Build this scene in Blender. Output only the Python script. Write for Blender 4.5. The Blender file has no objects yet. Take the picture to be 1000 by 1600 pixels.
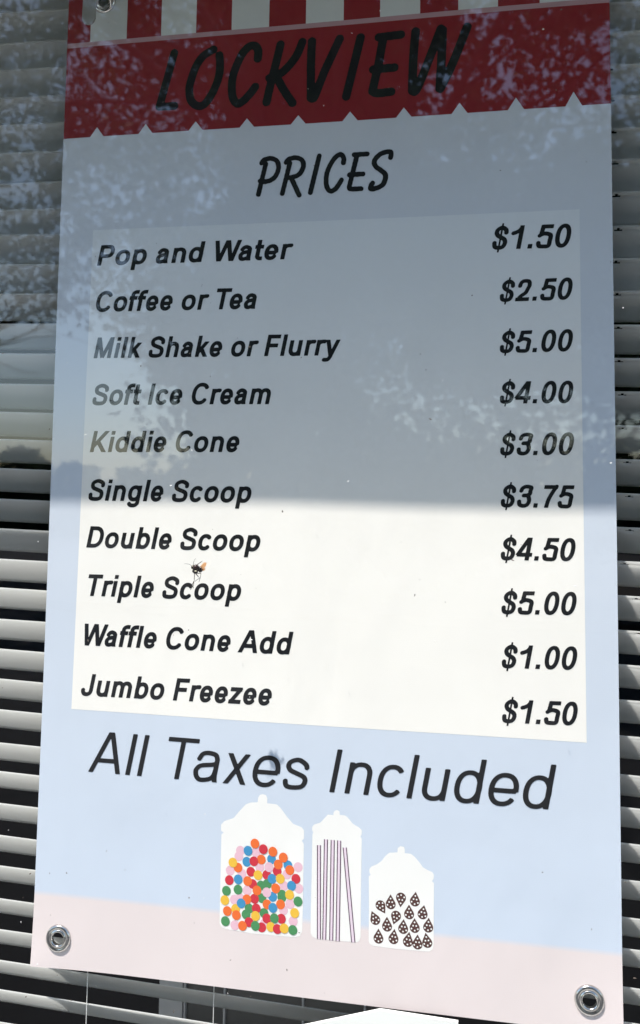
import bpy, bmesh, math, random
from mathutils import Vector, Matrix, Quaternion
R = math.radians
SC = bpy.context.scene
COL = SC.collection
random.seed(7)

# ---------------------------------------------------------------- camera
cd = bpy.data.cameras.new('camera')
cam = bpy.data.objects.new('camera', cd); COL.objects.link(cam)
right = Vector((.984196, .176455, .014867)); fwd = Vector((-.177078, .981158, .077276)); up = Vector((-.000951, -.078688, .996899))
m = Matrix((right, up, -fwd)).transposed().to_4x4()
m.translation = Vector((.149289, -.884625, -.081426))
cam.matrix_world = m
cd.sensor_fit = 'VERTICAL'; cd.sensor_height = 24; cd.lens = 19.65
cd.shift_x = .0122; cd.shift_y = -.0835
cd.dof.use_dof = True; cd.dof.focus_distance = .90; cd.dof.aperture_fstop = 4.6
cd.clip_start = .02; cd.clip_end = 2000
SC.camera = cam

# ---------------------------------------------------------------- light
SUN = Vector((-.272, -.370, .889)).normalized()        # towards the sun
elev = math.asin(SUN.z); az = math.atan2(SUN.x, SUN.y)
w = bpy.data.worlds.new('World'); SC.world = w; w.use_nodes = True
nt = w.node_tree; bg = nt.nodes['Background']
sky = nt.nodes.new('ShaderNodeTexSky'); sky.sky_type = 'NISHITA'; sky.sun_disc = False
sky.sun_elevation = elev; sky.sun_rotation = az; sky.air_density = 1.15; sky.ozone_density = 1.6; sky.dust_density = .7
nt.links.new(sky.outputs[0], bg.inputs[0]); bg.inputs[1].default_value = .15
sd = bpy.data.lights.new('sun', 'SUN'); sd.energy = 4.3; sd.angle = R(.53); sd.color = (1, .935, .885)
sun = bpy.data.objects.new('sun', sd); COL.objects.link(sun)
sun.rotation_euler = SUN.to_track_quat('Z', 'Y').to_euler()
SC.view_settings.view_transform = 'Standard'; SC.view_settings.look = 'None'
SC.view_settings.exposure = .97; SC.view_settings.gamma = 1
SC.cycles.max_bounces = 10; SC.cycles.transparent_max_bounces = 24

# ---------------------------------------------------------------- digitised print (millimetres on the banner, x right, z up)
LINES = [('Pop and Water',-257.6,172.4,-29.2,172.6,23.7),('Coffee or Tea',-257.2,118.9,-69.2,118.1,23.7),('Milk Shake or Flurry',-258.0,65.6,24.2,65.2,23.7),('Soft Ice Cream',-257.6,12.3,-51.3,12.6,23.7),('Kiddie Cone',-258.7,-40.9,-85.3,-39.8,23.7),('Single Scoop',-258.6,-95.1,-70.6,-94.4,23.7),('Double Scoop',-259.3,-147.4,-59.6,-146.2,23.7),('Triple Scoop',-255.4,-200.5,-79.7,-199.2,23.7),('Waffle Cone Add',-257.9,-254.7,-21.8,-253.0,23.7),('Jumbo Freezee',-259.6,-309.1,-44.0,-306.9,23.7),('$1.50',184.1,175.1,264.3,174.4,25.0),('$2.50',191.8,119.2,265.1,119.7,23.0),('$5.00',191.7,65.2,264.9,65.8,23.0),('$4.00',191.5,12.3,264.8,12.4,23.0),('$3.00',191.7,-41.3,264.9,-40.5,23.0),('$3.75',192.2,-94.5,265.0,-94.2,23.0),('$4.50',192.0,-148.1,265.4,-147.3,23.0),('$5.00',192.5,-202.2,265.9,-200.8,23.0),('$1.00',192.7,-256.0,266.0,-254.5,23.0),('$1.50',192.8,-310.0,266.0,-308.5,23.0),('All Taxes Included',-247.9,-389.8,245.2,-391.2,43.6)]
LOCKVIEW = [[(-172.2,418.1),(-180.2,386.4),(-188.1,355.3)],[(-188.1,355.3),(-170.1,355.3)],[(-125.4,418.6),(-137.3,411.9),(-145.4,400.5),(-151.1,384.2),(-153.0,372.3),(-150.4,360.0),(-142.7,353.4),(-134.4,355.1),(-125.6,367.3),(-119.2,383.3),(-117.3,398.3),(-118.4,411.2)],[(-73.6,403.8),(-73.1,412.8),(-76.7,418.8),(-83.4,418.9),(-90.7,412.0),(-97.1,399.7),(-102.0,385.1),(-102.9,370.1),(-101.2,359.5),(-96.1,352.9),(-89.5,355.7),(-82.2,362.7),(-75.7,371.1)],[(-47.6,418.2),(-51.9,399.1),(-57.4,375.7),(-62.5,352.3)],[(-22.7,419.1),(-29.3,403.3),(-40.1,390.0),(-48.7,383.7),(-59.7,380.1)],[(-50.8,379.7),(-42.5,364.3),(-32.8,349.5)],[(-11.8,418.9),(-12.5,393.1),(-12.2,354.0)],[(-11.6,353.5),(-7.6,355.8),(3.5,384.4),(19.6,419.3)],[(42.8,418.8),(34.9,384.9),(27.5,352.6)],[(62.9,417.1),(87.0,418.0)],[(67.4,413.8),(62.9,387.1),(58.8,368.5),(56.4,356.4)],[(56.9,381.0),(80.0,381.4)],[(56.4,356.4),(62.0,353.8),(76.7,354.5)],[(103.0,420.2),(100.8,391.4),(99.6,353.7)],[(100.3,353.2),(104.4,355.1),(116.0,383.0),(130.3,420.8)],[(132.1,419.2),(131.1,389.0),(129.1,354.0)],[(129.8,353.6),(143.4,382.3),(158.3,420.5)]]
PRICES = [[(-62.0,281.6),(-69.8,246.9)],[(-66.8,282.7),(-63.9,286.1),(-56.0,287.4),(-49.0,283.5),(-47.6,274.6),(-52.1,265.2),(-60.8,261.3),(-68.2,262.2)],[(-34.7,280.9),(-42.7,246.8)],[(-39.0,282.0),(-35.9,285.4),(-28.2,286.7),(-21.2,283.6),(-19.4,276.6),(-23.5,268.1),(-30.4,265.0),(-35.6,264.4)],[(-32.1,262.4),(-23.7,244.1)],[(-1.8,287.2),(-11.2,246.4)],[(25.1,277.9),(25.3,283.6),(21.6,287.6),(15.7,284.1),(9.8,274.9),(6.5,264.7),(6.7,253.5),(10.5,247.2),(16.1,248.7),(21.1,255.3),(23.1,258.8)],[(36.8,286.4),(51.1,286.4)],[(39.4,282.8),(32.1,252.2)],[(32.0,264.2),(46.8,264.3)],[(32.1,252.2),(33.0,248.4),(44.8,248.1)],[(76.7,281.0),(77.0,286.6),(72.0,287.4),(64.6,284.8),(59.1,278.2),(60.5,272.1),(67.2,266.6),(71.4,261.3),(69.0,252.0),(62.4,248.1),(55.7,247.2),(55.7,251.0),(57.3,253.6)]]
JAR1 = [(-57.4,-406.9),(-56.9,-402.2),(-55.0,-399.1),(-52.0,-398.2),(-48.7,-398.9),(-47.0,-401.9),(-47.1,-407.1),(-37.0,-407.4),(-32.6,-410.7),(-25.9,-418.9),(-19.3,-425.6),(-10.0,-428.4),(-7.5,-431.3),(-7.4,-439.5),(-9.7,-441.8),(-7.5,-445.1),(-7.7,-510.8),(-8.1,-532.0),(-10.5,-536.8),(-15.3,-538.6),(-60.7,-539.7),(-89.3,-538.2),(-93.8,-536.8),(-96.1,-532.9),(-96.1,-509.2),(-96.0,-442.9),(-93.6,-441.1),(-96.4,-439.2),(-96.6,-433.0),(-93.0,-429.0),(-83.0,-425.1),(-77.6,-418.4),(-70.0,-410.0),(-64.5,-407.7)]
JAR2 = [(23.1,-413.4),(23.0,-411.0),(24.4,-408.9),(26.7,-408.1),(29.2,-409.1),(29.7,-412.8),(35.0,-412.8),(37.7,-414.4),(43.2,-420.5),(49.6,-423.5),(52.6,-426.3),(52.4,-430.2),(51.1,-432.9),(52.5,-434.3),(52.2,-480.9),(52.2,-531.6),(50.8,-535.2),(48.1,-536.8),(7.3,-537.9),(2.7,-535.9),(0.7,-532.7),(0.6,-511.9),(1.0,-477.0),(1.3,-434.1),(2.3,-432.7),(0.9,-430.4),(1.0,-427.0),(3.0,-424.5),(9.4,-422.1),(13.0,-418.1),(17.1,-413.4)]
JAR3 = [(88.9,-444.9),(89.1,-440.7),(92.0,-438.6),(95.5,-439.0),(96.4,-442.0),(96.3,-445.1),(102.4,-445.2),(106.3,-447.8),(111.0,-452.7),(114.8,-457.5),(120.2,-460.0),(124.0,-461.2),(125.7,-464.0),(125.2,-467.8),(123.7,-469.9),(125.7,-471.8),(125.5,-532.0),(124.3,-535.8),(121.2,-538.0),(118.2,-538.3),(87.6,-539.0),(65.1,-538.4),(61.6,-537.1),(60.4,-534.4),(60.5,-501.5),(60.0,-471.0),(61.9,-469.3),(60.6,-467.4),(60.5,-464.0),(62.5,-461.2),(68.3,-458.4),(73.0,-454.6),(76.9,-449.3),(80.7,-446.0)]
CANDIES = [('P',-75.1,-457.7),('P',-76.6,-463.5),('P',-58.5,-457.8),('P',-85.7,-478.8),('P',-72.9,-480.8),('P',-53.9,-472.3),('P',-13.2,-468.6),('P',-24.9,-476.9),('P',-12.3,-489.9),('P',-28.0,-488.4),('P',-67.1,-497.2),('P',-80.6,-507.7),('P',-74.1,-505.6),('P',-21.2,-506.0),('P',-28.1,-512.8),('P',-17.7,-522.9),('P',-79.5,-533.3),('P',-47.9,-528.5),('B',-41.5,-463.2),('B',-24.0,-467.8),('R',-46.3,-479.5),('R',-35.3,-474.7),('G',-52.2,-490.7),('G',-45.6,-488.5),('R',-61.2,-490.0),('G',-51.1,-503.3),('B',-39.7,-500.7),('G',-29.8,-497.7),('G',-29.9,-500.3),('R',-59.0,-504.6),('G',-64.5,-514.9),('G',-67.7,-521.3),('Y',-79.1,-516.8),('G',-48.6,-517.9),('R',-50.8,-532.4),('O',-77.3,-475.0),('O',-31.2,-507.5),('O',-45.5,-508.9),('O',-52.4,-464.5),('B',-67.9,-468.1),('R',-60.3,-467.0),('O',-34.3,-467.8),('O',-22.0,-472.3),('P',-44.0,-471.4),('R',-63.4,-477.8),('Y',-55.6,-480.5),('B',-40.6,-482.7),('Y',-31.9,-481.9),('R',-15.4,-480.4),('R',-86.4,-488.5),('B',-76.8,-486.8),('O',-66.7,-487.6),('B',-19.9,-487.8),('O',-36.6,-492.0),('G',-89.3,-499.5),('G',-76.8,-497.1),('O',-56.5,-496.0),('P',-46.0,-496.9),('Y',-21.8,-496.9),('Y',-90.9,-509.2),('G',-12.9,-502.7),('O',-67.1,-505.9),('B',-73.2,-510.6),('B',-39.3,-511.6),('R',-56.9,-514.1),('O',-87.9,-519.8),('Y',-16.2,-514.5),('O',-78.1,-522.9),('Y',-57.6,-521.7),('R',-45.5,-522.9),('R',-30.1,-521.6),('G',-37.5,-521.9),('G',-89.8,-530.2),('R',-64.4,-528.5),('O',-71.3,-532.9),('G',-57.6,-531.5),('Y',-41.1,-530.9),('R',-34.2,-532.2),('Y',-26.9,-530.9),('G',-17.9,-531.5),('Y',-82.9,-470.3),('B',-66.8,-456.8),('O',-59.5,-448.9),('R',-50.4,-453.8),('O',-40.2,-455.4),('O',-29.0,-460.3)]
STRAWS = [[(6.7,-444.8),(7.8,-537.6)],[(9.8,-444.5),(11.0,-537.7)],[(13.9,-438.3),(13.3,-537.6)],[(17.1,-438.2),(16.5,-537.5)],[(20.9,-438.4),(20.5,-537.5)],[(24.2,-438.3),(23.7,-537.6)],[(27.6,-438.3),(27.1,-537.7)],[(30.9,-438.3),(30.4,-537.6)],[(33.4,-444.9),(43.1,-537.3)],[(36.7,-444.6),(46.5,-536.9)]]
DROPS = [[(82.2,-486.6),(82.5,-501.2)],[(92.2,-498.4),(93.0,-483.8)],[(107.5,-481.7),(106.2,-496.2)],[(76.9,-505.8),(69.3,-494.1)],[(100.8,-494.8),(101.0,-509.2)],[(116.0,-493.9),(113.5,-507.8)],[(63.1,-504.7),(69.2,-517.5)],[(78.7,-508.7),(79.0,-523.3)],[(85.3,-515.6),(89.3,-502.1)],[(95.6,-509.4),(94.8,-523.9)],[(106.4,-507.4),(106.7,-521.8)],[(120.6,-505.6),(119.7,-520.1)],[(70.3,-521.1),(70.3,-535.8)],[(86.5,-519.8),(84.9,-534.7)],[(101.3,-521.1),(99.1,-535.9)],[(109.5,-522.8),(109.4,-537.4)],[(117.4,-520.3),(120.1,-534.8)]]
NOTCH = [(-263.6,335.6),(-204.1,335.6),(-144.4,334.8),(-84.6,334.6),(-26.0,334.4),(31.9,334.8),(90.7,335.2),(150.2,336.1),(209.0,337.6),(267.8,339.7)]
STRIPE_X = [-276.1,-230.9,-188.8,-146.8,-104.8,-61.2,-19.0,23.6,64.1,107.8,148.8,190.7,234.0]
SLAT_L = [0.4935,0.4549,0.4211,0.3859,0.3524,0.3172,0.2802,0.2473,0.2161,0.1804,0.1449,0.1093,0.0738,0.0378,0.0043,-0.0276,-0.0616,-0.0968,-0.1311,-0.1656,-0.1985,-0.2336,-0.2676,-0.3013,-0.3352,-0.3717,-0.4031,-0.4379,-0.4727,-0.5052,-0.5404,-0.573,-0.6056,-0.6364]
SLAT_R = [0.482,0.4434,0.4102,0.3742,0.3399,0.305,0.2711,0.236,0.1997,0.165,0.1305,0.0949,0.0601,0.0256,-0.0094,-0.0441,-0.0787,-0.113,-0.1471,-0.1816,-0.216,-0.25,-0.2845,-0.3195,-0.3571,-0.3885,-0.4228,-0.4575,-0.4929,-0.5223,-0.5582,-0.5908,-0.6234,-0.6542]
HOLE = [[9,0.3108],[10,0.3117],[11,0.3124],[12,0.3126],[13,0.3153],[14,0.3154],[15,0.3193],[16,0.3207],[17,0.3208],[18,0.3154],[19,0.326],[20,0.3279]]

# ---------------------------------------------------------------- helpers
def mat(name, col, rough=.6, metal=0, noise=None, bump=None, trans=0, spec=.5, coat=0):
    m = bpy.data.materials.new(name); m.use_nodes = True
    n = m.node_tree; b = n.nodes['Principled BSDF']
    b.inputs['Base Color'].default_value = (*col, 1); b.inputs['Roughness'].default_value = rough
    b.inputs['Metallic'].default_value = metal; b.inputs['Specular IOR Level'].default_value = spec
    b.inputs['Coat Weight'].default_value = coat
    tc = n.nodes.new('ShaderNodeTexCoord')
    if noise:
        sc, amt = noise
        t = n.nodes.new('ShaderNodeTexNoise'); t.inputs['Scale'].default_value = sc; t.inputs['Detail'].default_value = 6
        n.links.new(tc.outputs['Object'], t.inputs['Vector'])
        mr = n.nodes.new('ShaderNodeMapRange'); mr.inputs[1].default_value = .25; mr.inputs[2].default_value = .75
        mr.inputs[3].default_value = 1-amt; mr.inputs[4].default_value = 1+amt
        n.links.new(t.outputs[0], mr.inputs[0])
        mx = n.nodes.new('ShaderNodeVectorMath'); mx.operation = 'SCALE'; mx.inputs[0].default_value = col
        n.links.new(mr.outputs[0], mx.inputs['Scale']); n.links.new(mx.outputs[0], b.inputs['Base Color'])
    if bump:
        sc, st = bump
        t = n.nodes.new('ShaderNodeTexNoise'); t.inputs['Scale'].default_value = sc; t.inputs['Detail'].default_value = 4
        n.links.new(tc.outputs['Object'], t.inputs['Vector'])
        bp = n.nodes.new('ShaderNodeBump'); bp.inputs['Strength'].default_value = st; bp.inputs['Distance'].default_value = .001
        n.links.new(t.outputs[0], bp.inputs['Height']); n.links.new(bp.outputs[0], b.inputs['Normal'])
    if trans:
        tr = n.nodes.new('ShaderNodeBsdfTranslucent'); tr.inputs[0].default_value = (*[min(.96, c*1.18) for c in col], 1)
        ms = n.nodes.new('ShaderNodeMixShader'); ms.inputs[0].default_value = trans
        o = n.nodes['Material Output']
        n.links.new(b.outputs[0], ms.inputs[1]); n.links.new(tr.outputs[0], ms.inputs[2]); n.links.new(ms.outputs[0], o.inputs[0])
    return m

def vinyl(name, col, col2=None, z0=0, z1=1, split=None, colb=None):
    """printed banner vinyl: matt sheen, faint woven scrim relief, printed colour (optionally a vertical gradient)"""
    m = mat(name, col, .52, spec=.3, noise=(11, .022))
    n = m.node_tree; b = n.nodes['Principled BSDF']; tc = [x for x in n.nodes if x.type == 'TEX_COORD'][0]
    se = n.nodes.new('ShaderNodeSeparateXYZ'); n.links.new(tc.outputs['Object'], se.inputs[0])
    if col2:
        mr = n.nodes.new('ShaderNodeMapRange'); mr.inputs[1].default_value = z0; mr.inputs[2].default_value = z1
        n.links.new(se.outputs[2], mr.inputs[0])
        mx = n.nodes.new('ShaderNodeMix'); mx.data_type = 'RGBA'
        mx.inputs[6].default_value = (*col, 1); mx.inputs[7].default_value = (*col2, 1)
        n.links.new(mr.outputs[0], mx.inputs[0]); last = mx.outputs[2]
        if colb:
            m2 = n.nodes.new('ShaderNodeMix'); m2.data_type = 'RGBA'; m2.inputs[7].default_value = (*colb, 1)
            r2 = n.nodes.new('ShaderNodeMapRange'); r2.inputs[1].default_value = split+.003; r2.inputs[2].default_value = split-.003
            n.links.new(se.outputs[2], r2.inputs[0]); n.links.new(r2.outputs[0], m2.inputs[0]); n.links.new(last, m2.inputs[6]); last = m2.outputs[2]
        old = b.inputs['Base Color'].links[0].from_node; old.inputs[0].default_value = (1, 1, 1); n.links.new(last, old.inputs[0])
    # scrim: two crossed sine weaves
    wv = []
    for ax in (0, 2):
        k = n.nodes.new('ShaderNodeMath'); k.operation = 'MULTIPLY'; k.inputs[1].default_value = 2*math.pi/.0021
        s = n.nodes.new('ShaderNodeMath'); s.operation = 'SINE'
        n.links.new(se.outputs[ax], k.inputs[0]); n.links.new(k.outputs[0], s.inputs[0]); wv.append(s)
    ad = n.nodes.new('ShaderNodeMath'); ad.operation = 'ADD'
    n.links.new(wv[0].outputs[0], ad.inputs[0]); n.links.new(wv[1].outputs[0], ad.inputs[1])
    bp = n.nodes.new('ShaderNodeBump'); bp.inputs['Strength'].default_value = .18; bp.inputs['Distance'].default_value = .00003
    # shallow creases left by rolling, broad and low
    cr = n.nodes.new('ShaderNodeTexNoise'); cr.inputs['Scale'].default_value = 5.5; cr.inputs['Detail'].default_value = 2.5; cr.inputs['Distortion'].default_value = .6
    mp = n.nodes.new('ShaderNodeMapping'); mp.inputs['Scale'].default_value = (1.6, 1, .7)
    n.links.new(tc.outputs['Object'], mp.inputs[0]); n.links.new(mp.outputs[0], cr.inputs['Vector'])
    b2 = n.nodes.new('ShaderNodeBump'); b2.inputs['Strength'].default_value = .6; b2.inputs['Distance'].default_value = .004
    n.links.new(cr.outputs[0], b2.inputs['Height']); n.links.new(b2.outputs[0], bp.inputs['Normal'])
    n.links.new(ad.outputs[0], bp.inputs['Height']); n.links.new(bp.outputs[0], b.inputs['Normal'])
    return m

def obj(name, verts, faces, material, parent=None, smooth=False, mats=None, idx=None):
    me = bpy.data.meshes.new(name); me.from_pydata([tuple(v) for v in verts], [], faces)
    for mm in ([material] if mats is None else mats): me.materials.append(mm)
    if idx: me.polygons.foreach_set('material_index', idx)
    if smooth: me.polygons.foreach_set('use_smooth', [True]*len(me.polygons))
    me.update()
    o = bpy.data.objects.new(name, me); COL.objects.link(o)
    if parent: o.parent = parent; o.matrix_parent_inverse = parent.matrix_world.inverted()
    return o
def thing(name, label, cat, loc=(0, 0, 0), group=None):
    o = bpy.data.objects.new(name, None); COL.objects.link(o); o.empty_display_size = .05
    o.location = loc; o.matrix_world = Matrix.Translation(loc)
    o['label'] = label; o['category'] = cat
    if group: o['group'] = group
    return o
def tag(o, label, cat, group=None):
    o['label'] = label; o['category'] = cat
    if group: o['group'] = group
    return o
class MB:
    def __init__(s): s.v = []; s.f = []; s.i = []
    def add(s, vs, fs, k=0):
        n = len(s.v); s.v += [Vector(v) for v in vs]; s.f += [tuple(a+n for a in f) for f in fs]; s.i += [k]*len(fs)
    def box(s, a, b, k=0):
        (x0, y0, z0), (x1, y1, z1) = a, b
        s.add([(x0,y0,z0),(x1,y0,z0),(x1,y1,z0),(x0,y1,z0),(x0,y0,z1),(x1,y0,z1),(x1,y1,z1),(x0,y1,z1)],
              [(0,3,2,1),(4,5,6,7),(0,1,5,4),(1,2,6,5),(2,3,7,6),(3,0,4,7)], k)
    def tube(s, pts, rad, seg=8, k=0, cap=True):
        pts = [Vector(p) for p in pts]; rad = rad if isinstance(rad, (list, tuple)) else [rad]*len(pts)
        vs = []; fs = []; side = None
        for j, p in enumerate(pts):
            t = (pts[min(j+1, len(pts)-1)]-pts[max(j-1, 0)]).normalized()
            if side is None: side = t.orthogonal().normalized()
            side = (side-t*side.dot(t)).normalized(); bi = t.cross(side)
            for q in range(seg):
                a = 2*math.pi*q/seg; vs.append(p+(side*math.cos(a)+bi*math.sin(a))*rad[j])
        for j in range(len(pts)-1):
            for q in range(seg):
                q2 = (q+1) % seg; fs.append((j*seg+q, j*seg+q2, (j+1)*seg+q2, (j+1)*seg+q))
        if cap: fs.append(tuple(reversed(range(seg)))); fs.append(tuple((len(pts)-1)*seg+q for q in range(seg)))
        s.add(vs, fs, k)
    def ball(s, c, r, M=None, seg=12, rings=8, k=0):
        c = Vector(c); r = Vector(r if hasattr(r, '__len__') else (r, r, r)); vs = []; fs = []
        M = M or Matrix.Identity(3)
        for i in range(rings+1):
            a = math.pi*i/rings
            for j in range(seg):
                b = 2*math.pi*j/seg
                vs.append(c+M@Vector((r.x*math.sin(a)*math.cos(b), r.y*math.sin(a)*math.sin(b), r.z*math.cos(a))))
        for i in range(rings):
            for j in range(seg): fs.append((i*seg+j, (i+1)*seg+j, (i+1)*seg+(j+1) % seg, i*seg+(j+1) % seg))
        s.add(vs, fs, k)
    def build(s, name, material, parent=None, smooth=False, mats=None):
        return obj(name, s.v, s.f, material, parent, smooth, mats, s.i if mats else None)

# banner hangs almost flat: a slow ripple and a slight curl at the lower corners (metres)
def surf(x, z):
    y = .0011*math.sin(z*9.+.6)*math.cos(x*5.2-.4)+.0007*math.sin(x*13+z*4)
    for sx in (-1, 1):
        d = math.hypot((x-sx*.305)/.10, (z+.598)/.09)
        if d < 1: y -= .0035*(1-d)**2
    return y
def onban(pts, lift=0): return [(x, surf(x, z)-lift, z) for x, z in pts]
def flat(name, polys, lift, material, parent, mats=None, idx=None):
    """printed shape: polygons in mm laid on the banner surface"""
    v = []; f = []
    for p in polys:
        f.append(tuple(range(len(v), len(v)+len(p)))); v += [(x/1000, z/1000) for x, z in p]
    me = bpy.data.meshes.new(name)
    vv = onban(v, lift); me.from_pydata(vv, [], f)
    for mm in (mats or [material]): me.materials.append(mm)
    if idx: me.polygons.foreach_set('material_index', idx)
    bm = bmesh.new(); bm.from_mesh(me); big = [q for q in bm.faces if len(q.verts) > 4]
    if big: bmesh.ops.triangulate(bm, faces=big)
    for q in bm.faces:
        q.normal_update()
        if q.normal.y > 0: q.normal_flip()
    bm.to_mesh(me); bm.free()
    o = bpy.data.objects.new(name, me); COL.objects.link(o)
    if parent: o.parent = parent; o.matrix_parent_inverse = parent.matrix_world.inverted()
    return o
def grid_poly(name, poly, lift, material, parent, step=12.):
    """large printed shape cut into a grid so that it follows the ripple of the banner"""
    bm = bmesh.new(); polys = poly if isinstance(poly[0], list) else [poly]
    for pl in polys: bm.faces.new([bm.verts.new((x/1000, 0, z/1000)) for x, z in pl])
    bmesh.ops.remove_doubles(bm, verts=bm.verts[:], dist=1e-6)
    xs = [p[0] for pl in polys for p in pl]; zs = [p[1] for pl in polys for p in pl]
    for ax, lo, hi in ((0, min(xs), max(xs)), (2, min(zs), max(zs))):
        c = math.floor(lo/step)*step+step
        while c < hi:
            co = [0, 0, 0]; co[ax] = c/1000; no = [0, 0, 0]; no[ax] = 1
            bmesh.ops.bisect_plane(bm, geom=bm.verts[:]+bm.edges[:]+bm.faces[:], plane_co=co, plane_no=no)
            c += step
    for v in bm.verts: v.co.y = surf(v.co.x, v.co.z)-lift
    bm.normal_update()
    for q in bm.faces:
        if q.normal.y > 0: q.normal_flip()
        q.smooth = True
    me = bpy.data.meshes.new(name); bm.to_mesh(me); bm.free(); me.materials.append(material)
    o = bpy.data.objects.new(name, me); COL.objects.link(o)
    if parent: o.parent = parent; o.matrix_parent_inverse = parent.matrix_world.inverted()
    return o

# ---------------------------------------------------------------- materials
M = {}
M['slat'] = mat('blind_vinyl', (.78, .785, .775), .42, noise=(7, .09), bump=(35, .25), trans=.74)
M['cord'] = mat('blind_cord', (.75, .74, .70), .8)
M['sheet'] = vinyl('banner_sky_print', (.60, .668, .765), (.635, .66, .70), -.52, .32, -.5215, (.77, .675, .655))
M['panel'] = vinyl('banner_cream_print_shaded', (.90, .865, .80), (.73, .755, .775), -.10, .21)  # upper part greyer and bluer: the overhang's shade is put into the colour
M['red'] = vinyl('banner_red_print', (.235, .012, .018))
M['whiteprint'] = vinyl('banner_white_print', (.60, .62, .60))
M['lineprint'] = vinyl('banner_pale_pink_line_print', (.44, .27, .29))
M['black'] = mat('black_print', (.011, .0115, .013), .6, spec=.15)
M['jar'] = vinyl('jar_white_print', (.88, .86, .82))
for k, c in dict(P=(.80,.50,.58), R=(.62,.03,.05), O=(.85,.16,.03), B=(.05,.28,.52), G=(.07,.27,.10), Y=(.84,.50,.05)).items():
    M['c'+k] = vinyl('candy_print_'+{'P':'pink','R':'red','O':'orange','B':'blue','G':'green','Y':'yellow'}[k], c)
M['straw'] = vinyl('straw_plum_print', (.10, .045, .09)); M['strawpink'] = vinyl('straw_pink_print', (.80, .66, .74))
M['choc'] = vinyl('chocolate_print', (.085, .035, .028)); M['edge'] = mat('banner_cut_edge', (.85, .85, .83), .6)
M['steel'] = mat('nickel_grommet', (.62, .60, .58), .2, 1, noise=(60, .15))
M['frame'] = mat('window_frame_paint', (.62, .62, .60), .5, noise=(14, .05), bump=(120, .2))
M['wall'] = mat('painted_siding', (.60, .58, .53), .8, noise=(6, .08), bump=(40, .4))
M['soffit'] = mat('overhang_paint', (.78, .78, .76), .7, noise=(8, .08))
M['dark'] = mat('unlit_room_black', (.005, .005, .006), .9, noise=(3, .3))  # near-black: darkness of the unlit room is put into the colour
M['post'] = mat('grey_post_paint', (.48, .49, .50), .6, noise=(20, .1))
M['concrete'] = mat('asphalt', (.030, .031, .033), .9, noise=(3, .18), bump=(30, .6))
M['grass'] = mat('lawn', (.075, .105, .035), .95, noise=(2, .35), bump=(60, 1))
M['bark'] = mat('bark', (.09, .07, .055), .95, noise=(18, .35), bump=(25, 1))
M['leaf'] = mat('leaf', (.055, .095, .028), .6, noise=(2.5, .35), trans=.3)
M['leaf2'] = mat('leaf_far', (.045, .07, .03), .8, noise=(.6, .4), trans=.2)
M['card'] = mat('white_card', (.84, .84, .80), .6, noise=(30, .02))
M['clear'] = mat('frosted_plastic', (.40, .41, .38), .25, trans=.45)

def glass(name, refl=1.0, rough=0, tint=(.97, .985, .98)):
    """clear pane: reflects by Schlick's law from both faces of the sealed unit, lets the rest through"""
    m = bpy.data.materials.new(name); m.use_nodes = True; n = m.node_tree; n.nodes.clear()
    o = n.nodes.new('ShaderNodeOutputMaterial'); g = n.nodes.new('ShaderNodeBsdfGlossy'); t = n.nodes.new('ShaderNodeBsdfTransparent')
    g.inputs['Roughness'].default_value = rough; t.inputs[0].default_value = (*tint, 1)
    lw = n.nodes.new('ShaderNodeLayerWeight'); lw.inputs[0].default_value = .5
    pw = n.nodes.new('ShaderNodeMath'); pw.operation = 'POWER'; pw.inputs[1].default_value = 5
    n.links.new(lw.outputs['Facing'], pw.inputs[0])
    ma = n.nodes.new('ShaderNodeMath'); ma.operation = 'MULTIPLY_ADD'; ma.inputs[1].default_value = 1-.075*refl; ma.inputs[2].default_value = .075*refl
    ma.use_clamp = True; n.links.new(pw.outputs[0], ma.inputs[0])
    mx = n.nodes.new('ShaderNodeMixShader'); n.links.new(ma.outputs[0], mx.inputs[0])
    n.links.new(t.outputs[0], mx.inputs[1]); n.links.new(g.outputs[0], mx.inputs[2]); n.links.new(mx.outputs[0], o.inputs[0])
    return m
M['glass'] = glass('window_glass', 1.2)

# ---------------------------------------------------------------- the setting
def struct(name, mb, m):
    o = mb.build(name, m); o['kind'] = 'structure'; return o
GZ = -1.62
b = MB(); b.add([(-400,-400,GZ-.01),(400,-400,GZ-.01),(400,400,GZ-.01),(-400,400,GZ-.01)], [(0,1,2,3)]); struct('ground', b, M['grass'])
b = MB(); b.box((-60, -60, GZ-.1), (60, .0, GZ+.02)); struct('car_park', b, M['concrete'])
b = MB(); b.box((-9, -1.25, GZ-.05), (9, .0, GZ+.12)); struct('pavement', b, mat('bounce_concrete', (.33, .32, .305), .9, noise=(3, .12), bump=(30, .6)))  # unseen pale strip added to bounce sunlight up onto the shaded banner
b = MB(); b.box((-40, -14.2, GZ-.05), (40, -9.2, GZ+.12)); struct('mulch_bed', b, mat('bark_mulch', (.030, .023, .017), .95, noise=(9, .4), bump=(50, 1)))
WX0, WX1, WZ0, WZ1 = -.86, .98, -1.02, .62
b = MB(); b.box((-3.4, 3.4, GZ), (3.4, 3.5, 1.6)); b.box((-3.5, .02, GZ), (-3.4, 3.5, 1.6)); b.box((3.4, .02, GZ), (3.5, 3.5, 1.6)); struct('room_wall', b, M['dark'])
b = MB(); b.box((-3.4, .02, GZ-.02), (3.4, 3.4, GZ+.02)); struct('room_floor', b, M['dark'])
b = MB(); b.box((-3.5, .02, 1.6), (3.5, 3.5, 1.7)); struct('room_ceiling', b, M['dark'])

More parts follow.
